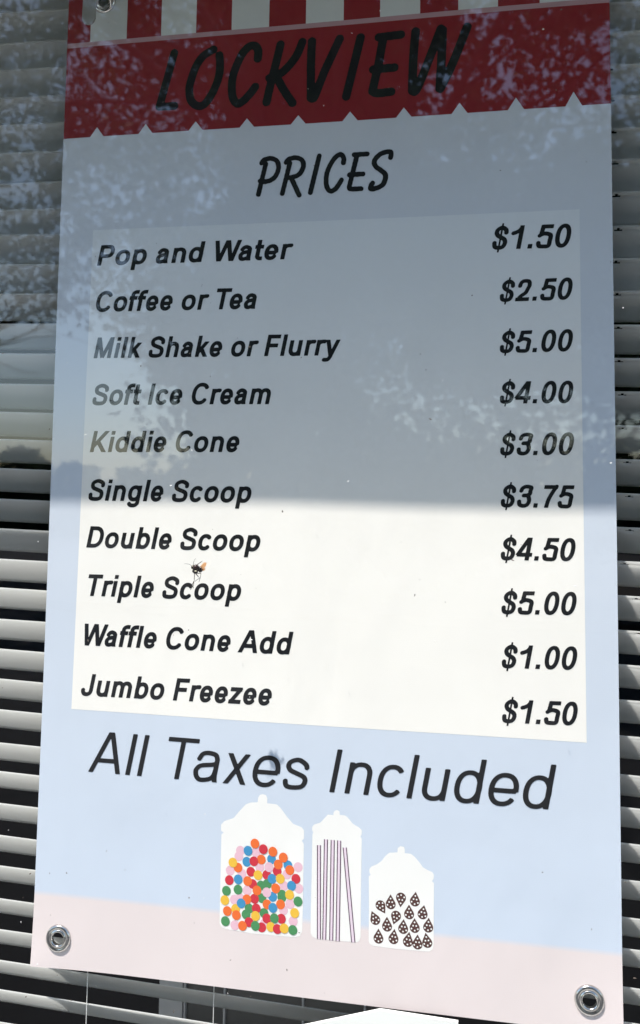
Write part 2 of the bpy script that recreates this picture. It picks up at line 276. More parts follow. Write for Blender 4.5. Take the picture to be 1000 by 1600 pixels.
bld = thing('shop_building', 'painted shop wall with a shallow overhang shading the top of the price banner', 'building', (0, 0, GZ))
b = MB()
for (x0, x1, z0, z1) in ((-3.5, WX0, GZ, 1.7), (WX1, 3.5, GZ, 1.7), (WX0, WX1, GZ, WZ0), (WX0, WX1, WZ1, 1.7)):
    b.box((x0, -.11, z0), (x1, .02, z1))
b.build('wall', M['wall'], bld)
b = MB(); EZ = .60; EY = -.290
b.add([(-1.5, -.11, EZ+.09), (1.6, -.11, EZ+.09), (1.6, EY, EZ+.035), (-1.5, EY, EZ+.035), (-1.5, -.11, EZ), (1.6, -.11, EZ), (1.6, EY, EZ), (-1.5, EY, EZ)],
      [(0,3,2,1),(4,5,6,7),(2,3,7,6),(0,1,5,4),(1,2,6,5),(3,0,4,7)]); b.build('overhang', M['soffit'], bld)
# window
win = thing('shop_window', 'clear glass shop window with a grey frame, in front of the banner and blind', 'window', (0, -.08, WZ0))
b = MB()
t = .05
b.box((WX0, -.105, WZ0), (WX0+t, -.055, WZ1)); b.box((WX1-t, -.105, WZ0), (WX1, -.055, WZ1))
b.box((WX0+t, -.105, WZ0), (WX1-t, -.055, WZ0+t)); b.box((WX0+t, -.105, WZ1-t), (WX1-t, -.055, WZ1))
b.build('frame', M['frame'], win)
b = MB(); b.add([(WX0+t, -.08, WZ0+t), (WX1-t, -.08, WZ0+t), (WX1-t, -.08, WZ1-t), (WX0+t, -.08, WZ1-t)], [(0, 1, 2, 3)])
b.build('glass_pane', M['glass'], win)
b = MB(); b.box((WX0, -.055, WZ0-.01), (WX1, .12, WZ0+.012)); b.build('sill', M['frame'], win)

# ---------------------------------------------------------------- blind
blind = thing('venetian_blind', 'off-white horizontal blind with open slats hanging behind the price banner', 'window blind', (0, .04, .60))
PW = .0355
def slat(i, zl, zr):
    th0 = R((50 if i > 10 else 55 if i == 10 else 65)+random.uniform(-1.2, 1.2)); x0, x1 = -.80, .92
    sag = random.uniform(-.0012, .0012)
    xs = [x0+(x1-x0)*k/14 for k in range(15)]
    hx = dict(HOLE).get(i, .315+.0016*(i-9)*.9)
    xs += [hx-.0042, hx-.0014, hx+.0014, hx+.0042]; xs.sort()
    N = 8; prof = []
    for k in range(N+1):
        s = k/N; prof.append(s)
    prof = [0, .06, .11, .16, .3, .45, .6, .75, .9, 1]
    # arc profile: slope grows from front to back (crowned slat)
    def pt(s):
        n = 12; y = z = 0
        for q in range(n):
            a = th0+R(11)*(2*((q+.5)/n*s)-1); y += PW*s/n*math.cos(a); z -= PW*s/n*math.sin(a)
        return y, z
    P = [pt(s) for s in prof]
    v = []; f = []
    for x in xs:
        zf = zl+(zr-zl)*(x+.3157)/.6304 + sag*math.sin((x+.3)*5)*(1 if abs(x) > .31 else 1)
        for y, z in P: v.append((x, .014+y, zf+z))
    n = len(P)
    for a in range(len(xs)-1):
        mid = (xs[a]+xs[a+1])/2
        for c in range(n-1):
            if abs(mid-hx) < .0043:
                if c == 2 or (c in (1,) and abs(mid-hx) < .001): continue
            f.append((a*n+c, a*n+c+1, (a+1)*n+c+1, (a+1)*n+c))
    o = obj('slat', v, f, M['slat'], blind, smooth=True)
    so = o.modifiers.new('thick', 'SOLIDIFY'); so.thickness = .0009; so.offset = 0
    return o
zls = list(SLAT_L); zrs = list(SLAT_R)
while zls[-1] > WZ0+.09: zls.append(zls[-1]-.0338); zrs.append(zrs[-1]-.0338)
slat(-1, zls[0]+.0355, zrs[0]+.0355); slat(-2, zls[0]+.071, zrs[0]+.071)
for i, (a, c) in enumerate(zip(zls, zrs)): slat(i, a, c)
b = MB(); b.box((-.80, .010, .575), (.92, .050, .60)); b.build('headrail', M['frame'], blind)
for k, (xa, xb) in enumerate(((-.247, -.246), (-.106, -.104), (.292, .318), (-.62, -.62), (.72, .72))):
    b = MB()
    for yy in (.0128, ):
        b.tube([(xb if z < -.4 else xa+(xb-xa)*0, yy, z) for z in (.58, -.3)] if k != 2 else [(.2955, .0126, -.515), (.2975, .0126, -.575), (.303, .0126, -.655), (.319, .0126, -.9)], .0009 if k == 2 else .00045, 6)
        if k != 2: b.tube([(xb, yy, z) for z in (-.3, -.95)], .00045, 6)
    b.build('ladder_cord', M['cord'], blind)

# things inside, seen through the slats below the banner
rd = thing('interior_partition', 'grey post and dark glazed panel inside, seen through the lowest blind gap', 'partition', (-.16, .35, GZ))
b = MB(); b.box((-.282, .35, GZ+.02), (-.2465, .38, .2)); b.build('post', M['post'], rd)
b = MB(); b.box((-.2415, .352, GZ+.02), (.09, .362, .2)); b.build('panel', mat('dark_panel', (.022, .026, .024), .3, noise=(12, .3)), rd)
for xx in (-.2425, -.183, -.068, .02):
    b = MB(); b.box((xx, .344, GZ+.02), (xx+.0022, .3515, .2)); b.build('glazing_bar', M['post'], rd)

# white card below the banner
pts = [(-.045, -.630), (.0735, -.5925), (.1497, -.5945), (.1545, -.98), (-.06, -.98)]
v = [(x, -.012, z) for x, z in pts]+[(x, -.0085, z) for x, z in pts]; n = len(pts)
o = obj('white_card', v, [tuple(reversed(range(n))), tuple(range(n, 2*n))]+[(i, (i+1) % n, n+(i+1) % n, n+i) for i in range(n)], M['card'])
tag(o, 'blank white card with a raised corner just below the bottom edge of the banner', 'card')

# ---------------------------------------------------------------- banner
ban = thing('price_banner', 'printed vinyl banner listing snack prices, shaded above and sunlit below', 'banner', (0, 0, -.597))
bm = bmesh.new()
X0, X1, Z0, Z1 = -.305, .305, -.5968, .525
NX, NZ = 122, 224
gv = [[bm.verts.new((X0+(X1-X0)*i/NX, 0, Z0+(Z1-Z0)*j/NZ)) for i in range(NX+1)] for j in range(NZ+1)]
for j in range(NZ):
    for i in range(NX): bm.faces.new((gv[j][i], gv[j][i+1], gv[j+1][i+1], gv[j+1][i]))
GR = [(-.2749, -.5660), (.2742, -.5664), (-.2600, .4880), (.2620, .4880)]
RH = .0072
for gx, gz in GR:                       # cut the eyelet holes
    near = [f for f in bm.faces if abs(f.calc_center_median().x-gx) < .0095 and abs(f.calc_center_median().z-gz) < .0095]
    bmesh.ops.delete(bm, geom=near, context='FACES')
    bm.edges.ensure_lookup_table()
    loop = [e for e in bm.edges if len(e.link_faces) == 1 and abs((e.verts[0].co.x+e.verts[1].co.x)/2-gx) < .014 and abs((e.verts[0].co.z+e.verts[1].co.z)/2-gz) < .014
            and X0+1e-4 < (e.verts[0].co.x+e.verts[1].co.x)/2 < X1-1e-4 and (e.verts[0].co.z+e.verts[1].co.z)/2 > Z0+1e-4]
    vs = {v for e in loop for v in e.verts}
    vs = sorted(vs, key=lambda v: math.atan2(v.co.z-gz, v.co.x-gx))
    ring = [bm.verts.new((gx+RH*math.cos(math.atan2(v.co.z-gz, v.co.x-gx)), 0, gz+RH*math.sin(math.atan2(v.co.z-gz, v.co.x-gx)))) for v in vs]
    for k in range(len(vs)):
        k2 = (k+1) % len(vs)
        bm.faces.new((ring[k], ring[k2], vs[k2], vs[k]))
for v in bm.verts: v.co.y = surf(v.co.x, v.co.z)
bm.normal_update()
for f in bm.faces:
    if f.normal.y > 0: f.normal_flip()
me = bpy.data.meshes.new('sheet'); bm.to_mesh(me); bm.free(); me.materials.append(M['sheet']); me.materials.append(M['edge'])
o = bpy.data.objects.new('sheet', me); COL.objects.link(o); o.parent = ban; o.matrix_parent_inverse = ban.matrix_world.inverted()
so = o.modifiers.new('thick', 'SOLIDIFY'); so.thickness = .0006; so.offset = -1; so.material_offset_rim = 1; so.material_offset = 1

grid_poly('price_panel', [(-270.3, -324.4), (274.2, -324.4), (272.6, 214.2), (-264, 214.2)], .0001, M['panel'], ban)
# header band with notched lower edge
band = [[(-305, 344), (305, 344), (305, 434.6), (-305, 434.6)]]
zt = 344; edge = [(-305, 324.9)]
for x, z in NOTCH: edge += [(x-8.4, 324.9), (x, z+.6), (x+8.4, 324.9)]
edge.append((305, 325.1))
for (xa, za), (xb, zb) in zip(edge[:-1], edge[1:]): band.append([(xa, za), (xb, zb), (xb, zt), (xa, zt)])
grid_poly('header_band', band, .0001, M['red'], ban)
grid_poly('header_rule', [(-305, 434.6), (305, 434.6), (305, 440.2), (-305, 440.2)], .0001, M['lineprint'], ban)
xs = [-305]+list(STRIPE_X)+[STRIPE_X[-1]+42.5, 305]
def eyelet_clip(x0, x1):
    # stripes end at the eyelets' centre line so that their holes stay open
    for gx, gz in GR[2:]:
        if x0/1000 < gx+.013 and x1/1000 > gx-.013: return (gz-.0125)*1000
    return 525
for k in range(len(xs)-1):
    top = eyelet_clip(xs[k], xs[k+1])
    grid_poly('awning_stripe', [(xs[k], 440.2), (xs[k+1], 440.2), (xs[k+1], top), (xs[k], top)], .0001, M['red'] if k % 2 == 0 else M['whiteprint'], ban)
    if top < 525:
        gx = GR[2][0]*1000 if xs[k] < 0 else GR[3][0]*1000; gz = 488
        for a, c in ((xs[k], min(xs[k+1], gx-12.5)), (max(xs[k], gx+12.5), xs[k+1])):
            if c-a > 1: grid_poly('awning_stripe', [(a, top), (c, top), (c, 525), (a, 525)], .0001, M['red'] if k % 2 == 0 else M['whiteprint'], ban)

# --- brush lettering: rounded strokes traced as an outline field
def smooth(pts, n=7):
    if len(pts) < 3: return pts
    P = [pts[0]]+list(pts)+[pts[-1]]; out = []
    for i in range(1, len(P)-2):
        p0, p1, p2, p3 = P[i-1], P[i], P[i+1], P[i+2]
        for k in range(n):
            t = k/n
            out.append(tuple(.5*((2*p1[j])+(-p0[j]+p2[j])*t+(2*p0[j]-5*p1[j]+4*p2[j]-p3[j])*t*t+(-p0[j]+3*p1[j]-3*p2[j]+p3[j])*t**3) for j in (0, 1)))
    out.append(pts[-1]); return out
def stroke_word(name, strokes, r, cell, lift, parent, label=None, corner=.0):
    import numpy as np
    S = [smooth(s) for s in strokes]
    allp = [p for s in S for p in s]
    x0 = min(p[0] for p in allp)-r-2; x1 = max(p[0] for p in allp)+r+2; z0 = min(p[1] for p in allp)-r-2; z1 = max(p[1] for p in allp)+r+2
    nx = int((x1-x0)/cell)+1; nz = int((z1-z0)/cell)+1
    X, Z = np.meshgrid(x0+np.arange(nx)*cell, z0+np.arange(nz)*cell)
    D = np.full(X.shape, 1e9)
    rs = random.Random(3)
    for s in S:
        for a, c in zip(s[:-1], s[1:]):
            dx, dz = c[0]-a[0], c[1]-a[1]; L = dx*dx+dz*dz+1e-9
            t = np.clip(((X-a[0])*dx+(Z-a[1])*dz)/L, 0, 1)
            D = np.minimum(D, np.hypot(X-a[0]-t*dx, Z-a[1]-t*dz))
    D = r-D+.16*np.sin(X*.9+Z*.37)*np.sin(Z*.71-X*.2)
    v = []; f = []; cache = {}
    def vid(key, p):
        if key not in cache: cache[key] = len(v); v.append((p[0]/1000, p[1]/1000))
        return cache[key]
    for j in range(nz-1):
        run = None
        for i in range(nx-1):
            c4 = [(i, j), (i+1, j), (i+1, j+1), (i, j+1)]; d4 = [D[q[1], q[0]] for q in c4]
            if max(d4) <= 0: continue
            poly = []
            for k in range(4):
                a, c = c4[k], c4[(k+1) % 4]; da, dc = d4[k], d4[(k+1) % 4]
                if da > 0: poly.append(vid(a, (X[a[1], a[0]], Z[a[1], a[0]])))
                if (da > 0) != (dc > 0):
                    t = da/(da-dc); q = (X[a[1], a[0]]+(X[c[1], c[0]]-X[a[1], a[0]])*t, Z[a[1], a[0]]+(Z[c[1], c[0]]-Z[a[1], a[0]])*t)
                    poly.append(vid((min(a, c), max(a, c)), q))
            if len(poly) > 2: f.append(tuple(poly))
    o = obj(name, onban(v, lift), f, M['black'], parent)
    if label: o['label'] = label
    return o
stroke_word('title_lettering', LOCKVIEW, 4.75, 1.0, .0003, ban, 'black brush lettering LOCKVIEW on the red band')
stroke_word('heading_lettering', PRICES, 2.75, .7, .0003, ban, 'black brush lettering PRICES')


# --- slanted sans lettering, drawn as cut vinyl outlines from pen paths (units: 716 = capital height)
CH, XH = 716, 519
def el(cx, cy, rx, ry, a0, a1, n=None):
    n = n or max(4, int(abs(a1-a0)/9)); out = []
    for k in range(n+1):
        a = R(a0+(a1-a0)*k/n); c_, s_ = math.cos(a), math.sin(a); e = 2/2.25
        out.append((cx+rx*math.copysign(abs(c_)**e, c_), cy+ry*math.copysign(abs(s_)**e, s_)))
    return out
def glyph(ch, r, bold):
    """pen paths: (points, clip_low, clip_high); returns advance, paths"""
    h = r/1.15; B = bold; sb = 72 if B else 76; rb = 42
    big = (-999, 1999); S = []; w = 556
    def add(p, lo=-999, hi=1999): S.append((p, lo, hi))
    def line(a, b, lo=-999, hi=1999): add([a, b], lo, hi)
    def arch(xl, xr, top=XH+10-h, foot=0, sq=.60):
        ry = 165; add([(xl, top-ry-40)]+el((xl+xr)/2, top-ry, (xr-xl)/2, ry, 180, 0)+[(xr, foot)])
    ox = (42 if B else 38)+r; oy = XH+10-h
    def bowl(w_, l=ox, rr=None):
        rr = rr if rr is not None else w_-ox; add(el((l+rr)/2, XH/2, (rr-l)/2, XH/2+10-h, 0, 360, 44)+[(rr, XH/2)])
    if ch == ' ': w = 278
    elif ch == '.': w = 278; line((139, 0), (139, 137 if B else 100))
    elif ch == 'l': w = 278 if B else 222; line((w/2, 0), (w/2, CH))
    elif ch == 'I': w = 278; line((139, 0), (139, CH))
    elif ch == 'i': w = 278; line((139, 0), (139, XH)); line((139, 716-127), (139, 716))
    elif ch == 'n': w = 611 if B else 556; line((sb+r, 0), (sb+r, XH)); arch(sb+r, w-sb-r+4)
    elif ch == 'h': w = 611; line((sb+r, 0), (sb+r, CH)); arch(sb+r, w-sb-r+4)
    elif ch == 'm': w = 889; line((sb+r, 0), (sb+r, XH)); arch(sb+r, w/2); arch(w/2, w-sb-r)
    elif ch == 'u':
        w = 611 if B else 556; line((w-sb-r, 0), (w-sb-r, XH)); xl, xr = sb+r-4, w-sb-r; cy = 155+h
        add([(xl, XH)]+el((xl+xr)/2, cy, (xr-xl)/2, cy+10-h, 180, 360)+[(xr, cy+60)])
    elif ch == 'r': w = 389; line((sb+r, 0), (sb+r, XH)); add([(sb+r, 300)]+el(sb+r+185, 330, 185, oy-330, 180, 82)+[(392, oy-10)])
    elif ch == 'o': w = 611; bowl(w)
    elif ch in 'bp': w = 611; bowl(w, sb+r-6); line((sb+r, 0 if ch == 'b' else -199), (sb+r, CH if ch == 'b' else XH))
    elif ch in 'dg':
        w = 611 if B else 556; bowl(w, ox, w-sb-r+6)
        if ch == 'd': line((w-sb-r, 0), (w-sb-r, CH))
        else: add([(w-sb-r, XH), (w-sb-r, -30)]+el(w/2-5, -30, w/2-sb-r+5, 180-h, 0, -162))
    elif ch == 'c': w = 556 if B else 500; cx = (ox+w-ox)/2+14; add(el(cx, XH/2, cx-ox, oy-XH/2, 38, 322))
    elif ch == 'e':
        w = 556; cx = w/2; rx = cx-ox; cy = XH/2; add([(cx+rx, cy-28)]+el(cx, cy, rx, oy-cy, 4, 325)); line((ox, cy-18), (w-ox+10, cy-18))
    elif ch == 'a':
        w = 556; xr = w-85-r; xl = ox-2
        add([(xl+12, 368)]+smooth([(xl+22, 385), (xl+70, oy-22), (w*.46, oy), (xr-45, oy-28), (xr, 385)])+[(xr, 330), (xr, 120)]+smooth([(xr+4, 80), (xr+14, 30), (xr+28, -14)]), 0)
        add(smooth([(xr, 318), (xr-80, 296), (xl+75, 268), (xl+6, 205), (xl, 150), (xl+32, 75), (xl+105, h-10), (xr-95, h+8), (xr-22, 105), (xr, 210)]))
    elif ch == 's':
        w = 556 if B else 500; xl, xr = ox-4, w-ox+4
        add(smooth([(xr-8, 365), (xr-40, 425), (w/2, oy), (xl+45, 455), (xl+12, 385), (xl+60, 312), (w/2, 268), (xr-40, 215), (xr, 145), (xr-40, 55), (w/2, h-10), (xl+42, 45), (xl+2, 135)]))
    elif ch == 'f': w = 333; x = 100+(r-40); add([(x, 0), (x, 560)]+el(x+150, 560, 150, CH+10-h-560, 180, 92)+[(365, CH+8-h)]); line((14, XH-h), (322, XH-h))
    elif ch == 't': w = 333; x = 110+(r-40); add([(x, 690), (x, 150)]+el(x+130, 150, 130, 158-h, 180, 262)+[(325, h-4)], -10); line((16, XH-h), (318, XH-h))
    elif ch == 'k': w = 556; line((sb+r, 0), (sb+r, CH)); line((sb+r, 130), (w-62, XH+60), 0, XH); line((sb+170, 310), (w-50, -50), 0, XH)
    elif ch == 'x': w = 556 if B else 500; line((55, XH+52), (w-60, -52), 0, XH); line((w-65, XH+52), (60, -52), 0, XH)
    elif ch == 'z': w = 500; line((36, XH-h), (466, XH-h)); line((30, h), (474, h)); line((w-70, XH-20), (85, 30), 0, XH)
    elif ch == 'y': w = 556; line((70, XH+60), (w/2+8, -20), -20, XH); add([(w-66, XH+60), (w/2+20, 30)]+smooth([(w/2, -30), (w/2-50, -115), (w/2-120, -140), (60, -138)]), -215, XH)
    elif ch == 'A': w = 722 if B else 667; line((42+r*.25, -60), (w/2+12, CH+60), 0, CH); line((w-42-r*.25, -60), (w/2-12, CH+60), 0, CH); line((150, 215), (w-150, 215))
    elif ch == 'C': w = 722; cx = w/2+12; add(el(cx, CH/2, cx-46-r, CH/2+12-h, 33, 327))
    elif ch == 'D': w = 722; line((sb+r, 0), (sb+r, CH)); add([(sb+r, CH-h), (330, CH-h)]+el(330, CH/2, w-46-r-330, CH/2-h, 90, -90)+[(sb+r, h)])
    elif ch == 'F': w = 611; line((sb+r, 0), (sb+r, CH)); line((sb, CH-h), (w-42, CH-h)); line((sb, 355), (w-90, 355))
    elif ch == 'J': w = 556; x = w-sb-r; add([(x, CH), (x, 190)]+el((x+26+r)/2, 190, (x-26-r)/2, 202-h, 0, -180)+[(26+r, 225)])
    elif ch == 'K': w = 722; line((sb+r, 0), (sb+r, CH)); line((sb+r, 165), (w-50, CH+70), 0, CH); line((sb+210, 400), (w-50, -60), 0, CH)
    elif ch == 'M': w = 833; line((sb+r, 0), (sb+r, CH)); line((w-sb-r, 0), (w-sb-r, CH)); line((sb+r-10, CH+40), (w/2, 20), 0, CH); line((w-sb-r+10, CH+40), (w/2, 20), 0, CH)
    elif ch == 'P': w = 667; line((sb+r, 0), (sb+r, CH)); add([(sb+r, CH-h), (395, CH-h)]+el(395, 490, w-42-r-395, CH-h-490, 90, -90)+[(sb+r, 980-CH+h)])
    elif ch == 'T': w = 611; line((w/2, 0), (w/2, CH)); line((20, CH-h), (w-20, CH-h))
    elif ch == 'W': w = 944; line((62, CH+60), (262, -60), 0, CH); line((245, -60), (482, CH+60), 0, CH); line((462, CH+60), (699, -60), 0, CH); line((682, -60), (882, CH+60), 0, CH)
    elif ch in 'S$':
        w = 667 if ch == 'S' else 556; xl, xr = 46+r, w-42-r; t = CH+12-h
        add(smooth([(xr-12, 500), (xr-40, 595), (w/2, t), (xl+42, 610), (xl+10, 520), (xl+62, 430), (w/2, 372), (xr-46, 305), (xr, 205), (xr-42, 85), (w/2, h-12), (xl+32, 85), (xl-6, 215)]))
        if ch == '$': line((w/2-4, -92), (w/2-4, 800)); S[-1] = (S[-1][0], 's', None)
    elif ch == '0': add(el(278, CH/2, 278-42-r, CH/2+6-h, 0, 360, 44)+[(514-r, CH/2)])
    elif ch == '1': line((345, 0), (345, CH)); add(smooth([(345, 650), (280, 560), (180, 505), (95, 480)]))
    elif ch == '2': add(smooth([(50+r, 490), (70+r, 590), (175+r*.6, CH-h), (390, CH-h-12), (510-r, 520), (470-r, 390), (350, 270), (200, 160), (120, 40)]), 0); line((40, h), (508, h))
    elif ch == '3':
        add(smooth([(50+r, 520), (80+r, 610), (270, CH+6-h), (440, 630), (480-r+20, 525), (430, 430), (330, 385), (225, 380)])); add(smooth([(250, 382), (380, 365), (516-r, 220), (470-r, 90), (275, h-10), (80+r, 90), (40+r, 200)]))
    elif ch == '4': line((400-r*.3, 0), (400-r*.3, CH)); line((28, 160+h*.3), (528, 160+h*.3)); line((400-r*.3, CH+30), (40, 150), 160-h*.7, CH)
    elif ch == '5':
        line((140, CH-h), (490, CH-h)); add([(176, CH-10), (146, 385)]); add(smooth([(100, 378), (185, 428), (290, 442), (440, 385), (516-r, 230), (450-r*.3, 70), (270, h-10), (70+r, 72), (30+r, 170)]))
    elif ch == '7': line((44, CH-h), (512, CH-h)); add(smooth([(490-r*.4, CH-30), (370, 520), (265, 270), (225, 0)]), 0)
    return w, S
GC = {}
def glyph_mesh(ch, r, bold):
    if (ch, r) in GC: return GC[(ch, r)]
    import numpy as np
    w, S = glyph(ch, r, bold); res = (w, [], [])
    if S:
        cell = 13.; ks = 1.15
        allp = [p for s in S for p in s[0]]
        x0 = min(p[0] for p in allp)-r-20; x1 = max(p[0] for p in allp)+r+20; z0 = min(p[1] for p in allp)-r-20; z1 = max(p[1] for p in allp)+r+20
        z0 = max(z0, -240); z1 = min(z1, 840)
        nx = int((x1-x0)/cell)+2; nz = int((z1-z0)/cell)+2
        X, Z = np.meshgrid(x0+np.arange(nx)*cell, z0+np.arange(nz)*cell); D = np.full(X.shape, -1e9)
        for pts, lo, hi in S:
            rr = r
            if lo == 's': rr = r*.42; lo, hi = -999, 1999
            V = np.full(X.shape, -1e9); closed = math.hypot(pts[0][0]-pts[-1][0], pts[0][1]-pts[-1][1]) < 1
            for i in range(len(pts)-1):
                (ax, az_), (bx, bz) = pts[i], pts[i+1]; dx, dz = bx-ax, (bz-az_)*ks; L = math.hypot(dx, dz)
                if L < 1e-6: continue
                px, pz = X-ax, (Z-az_)*ks; al = (px*dx+pz*dz)/L; pe = np.abs(px*dz-pz*dx)/L
                st = i == 0 and not closed; en = i == len(pts)-2 and not closed
                over = np.maximum(np.maximum(-al, al-L), 0); v = rr-np.hypot(pe, over)
                if st: v = np.where(al < 0, np.minimum(v, al), v); v = np.minimum(v, np.where(al < rr, al, 1e9))
                if en: v = np.where(al > L, np.minimum(v, L-al), v); v = np.minimum(v, np.where(L-al < rr, L-al, 1e9))
                V = np.maximum(V, v)
            V = np.minimum(V, np.minimum(Z-lo, hi-Z)); D = np.maximum(D, V)
        v = []; f = []; cache = {}
        def vid(key, p):
            if key not in cache: cache[key] = len(v); v.append(p)
            return cache[key]
        for j in range(nz-1):
            for i in range(nx-1):
                c4 = [(i, j), (i+1, j), (i+1, j+1), (i, j+1)]; d4 = [D[q[1], q[0]] for q in c4]
                if max(d4) <= 0: continue
                poly = []
                for k in range(4):
                    a, c = c4[k], c4[(k+1) % 4]; da, dc = d4[k], d4[(k+1) % 4]
                    if da > 0: poly.append(vid(a, (float(X[a[1], a[0]]), float(Z[a[1], a[0]]))))
                    if (da > 0) != (dc > 0):
                        t = da/(da-dc); poly.append(vid((min(a, c), max(a, c)), (float(X[a[1], a[0]]+(X[c[1], c[0]]-X[a[1], a[0]])*t), float(Z[a[1], a[0]]+(Z[c[1], c[0]]-Z[a[1], a[0]])*t))))
                if len(poly) > 2: f.append(tuple(poly))
        res = (w, v, f)
    GC[(ch, r)] = res; return res
for s, xl, zl, xr, zr, h in LINES:
    bd = not s.startswith('All'); r = (70. if s[0] == '$' else 74.) if bd else 43.
    v = []; f = []; pen = 0
    for i, ch in enumerate(s):
        gw, gvs, gf = glyph_mesh(ch, r, bd); n = len(v)
        v += [(x+pen, z) for x, z in gvs]; f += [tuple(a+n for a in q) for q in gf]; pen += gw
        if s[i:i+2] in ('Te', 'Wa', 'Ta'): pen -= 60
    k = h/CH; sh = .19
    v = [(x, z*k) for x, z in v]
    def ext(kx): q = [x*kx+z*sh for x, z in v]; return min(q), max(q)
    lo, hi = k*.5, k*1.6
    for _ in range(30):
        md = (lo+hi)/2; e = ext(md)
        if e[1]-e[0] > xr-xl: hi = md
        else: lo = md
    e0 = ext(lo)[0]; out = []
    for x, z in v:
        X = x*lo+z*sh-e0+xl; out.append((X/1000, (zl+(zr-zl)*(X-xl)/(xr-xl)+z)/1000))
    nm = 'price_lettering' if s[0] == '$' else 'item_lettering' if bd else 'notice_lettering'
    o = obj(nm, onban(out, .0003), f, M['black'], ban); o['label'] = 'black slanted lettering '+s

# --- printed sweet jars
for nm, J in (('gumball_jar_print', JAR1), ('straw_jar_print', JAR2), ('chocolate_jar_print', JAR3)):
    o = flat(nm, [J], .00012, M['jar'], ban); M[nm] = o
    o['label'] = {'g': 'white jar print filled with coloured gumballs', 's': 'narrow white jar print with plum striped straws', 'c': 'small white jar print with brown chocolate drops'}[nm[0]]
for i, (k, x, z) in enumerate(CANDIES):
    poly = [(x+4.72*math.cos(2*math.pi*a/28), z+4.95*math.sin(2*math.pi*a/28)) for a in range(28)]
    o = flat('gumball', [poly], .0002+i*.000004, M['c'+k], M['gumball_jar_print'])
    o['label'] = {'P':'pale pink','R':'red','O':'orange','B':'blue','G':'green','Y':'yellow'}[k]+' gumball'
for a, c in ((0, 1), (2, 3), (4, 5), (6, 7), (8, 9)):
    A, B = STRAWS[a], STRAWS[c]
    flat('straw_tint', [[A[0], B[0], B[1], A[1]]], .0002, M['strawpink'], M['straw_jar_print'])
for (t0, t1) in STRAWS:
    d = .47; flat('straw', [[(t0[0]-d, t0[1]), (t0[0]+d, t0[1]), (t1[0]+d, t1[1]), (t1[0]-d, t1[1])]], .0003, M['straw'], M['straw_jar_print'])
for tip, end in DROPS:
    ax = Vector((end[0]-tip[0], end[1]-tip[1])); L = ax.length; ax /= L; sd_ = Vector((-ax.y, ax.x)); r = 5.0
    def P(t, s): q = Vector(tip)+ax*(t*L)+sd_*s; return (q.x, q.y)
    n = 20; cc = L-r*1.02; poly = [P(0, 0)]
    a0 = math.acos(min(1, r/cc))
    for k in range(n+1):
        a = a0+(2*math.pi-2*a0)*k/n; poly.append(P((cc-r*math.cos(a))/L, r*math.sin(a)))
    polys = [poly]; idx = [0]
    o = flat('chocolate_drop', [poly], .0002, M['choc'], M['chocolate_jar_print'])
    dots = []
    for t_, s_ in ((.28, 0), (.51, -1.5), (.51, 1.6), (.71, -3.2), (.72, 3.1), (.83, 0)):
        q = P(t_, s_); dots.append([(q[0]+.85*math.cos(2*math.pi*a/10), q[1]+.85*math.sin(2*math.pi*a/10)) for a in range(10)])
    d = flat('tmp', dots, .0003, M['jar'], None)
    bm = bmesh.new(); bm.from_mesh(o.data); nf = len(bm.faces); bm.from_mesh(d.data); bm.faces.ensure_lookup_table()
    for q in bm.faces[nf:]: q.material_index = 1
    o.data.materials.append(M['jar']); bm.to_mesh(o.data); bm.free(); bpy.data.objects.remove(d)

# --- eyelets
def lathe(prof, c, ax_tilt, name, m, parent, seg=48):
    v = []; f = []
    Rm = ax_tilt
    for r, y in prof:
        for k in range(seg):
            a = 2*math.pi*k/seg; v.append(Vector(c)+Rm@Vector((r*math.cos(a), y, r*math.sin(a))))
    n = len(prof)
    for i in range(n-1):
        for k in range(seg): f.append((i*seg+k, i*seg+(k+1) % seg, (i+1)*seg+(k+1) % seg, (i+1)*seg+k))
    return obj(name, v, f, m, parent, smooth=True)
for gx, gz in GR:
    e = 1e-3; n_ = Vector(((surf(gx+.012, gz)-surf(gx-.012, gz))/.024, -1, (surf(gx, gz+.012)-surf(gx, gz-.012))/.024)).normalized()
    q = Vector((0, -1, 0)).rotation_difference(n_).to_matrix()
    prof = [(.0068, .0022), (.0066, .0004), (.0068, -.0012), (.0074, -.0021), (.0082, -.0022), (.0089, -.0014), (.0095, -.0010), (.0106, -.0016), (.0118, -.0019), (.0128, -.0016), (.0136, -.0006), (.0138, .0003)]
    o = lathe(prof, (gx, surf(gx, gz)-.0004, gz), q, 'eyelet', M['steel'], ban)
    so = o.modifiers.new('t', 'SOLIDIFY'); so.thickness = .0003

# ---------------------------------------------------------------- hook at the top left corner
hk = thing('suction_hook', 'frosted plastic hook tab with a metal ring at the top left eyelet of the banner', 'hook', (-.262, -.02, .49))
v = []; f = []; out = []
cx, zb, hw = -.2655, .4525, .0080
for k in range(13):
    a = math.pi+math.pi*k/12; out.append((cx+hw*math.cos(a), zb+hw*math.sin(a)))
out += [(cx+hw+.0012, .53), (cx-hw+.002, .53)]
n = len(out)
v = [(x, -.0295, z) for x, z in out]+[(x, -.0265, z) for x, z in out]
o = obj('tab', v, [tuple(range(n)), tuple(reversed(range(n, 2*n)))]+[(i, n+i, n+(i+1) % n, (i+1) % n) for i in range(n)], M['clear'], hk)
be = o.modifiers.new('b', 'BEVEL'); be.width = .0008; be.segments = 2
b = MB(); b.ball((-.262, -.055, .535), (.022, .024, .022), seg=24, rings=12); b.build('suction_cup', M['clear'], hk, True)
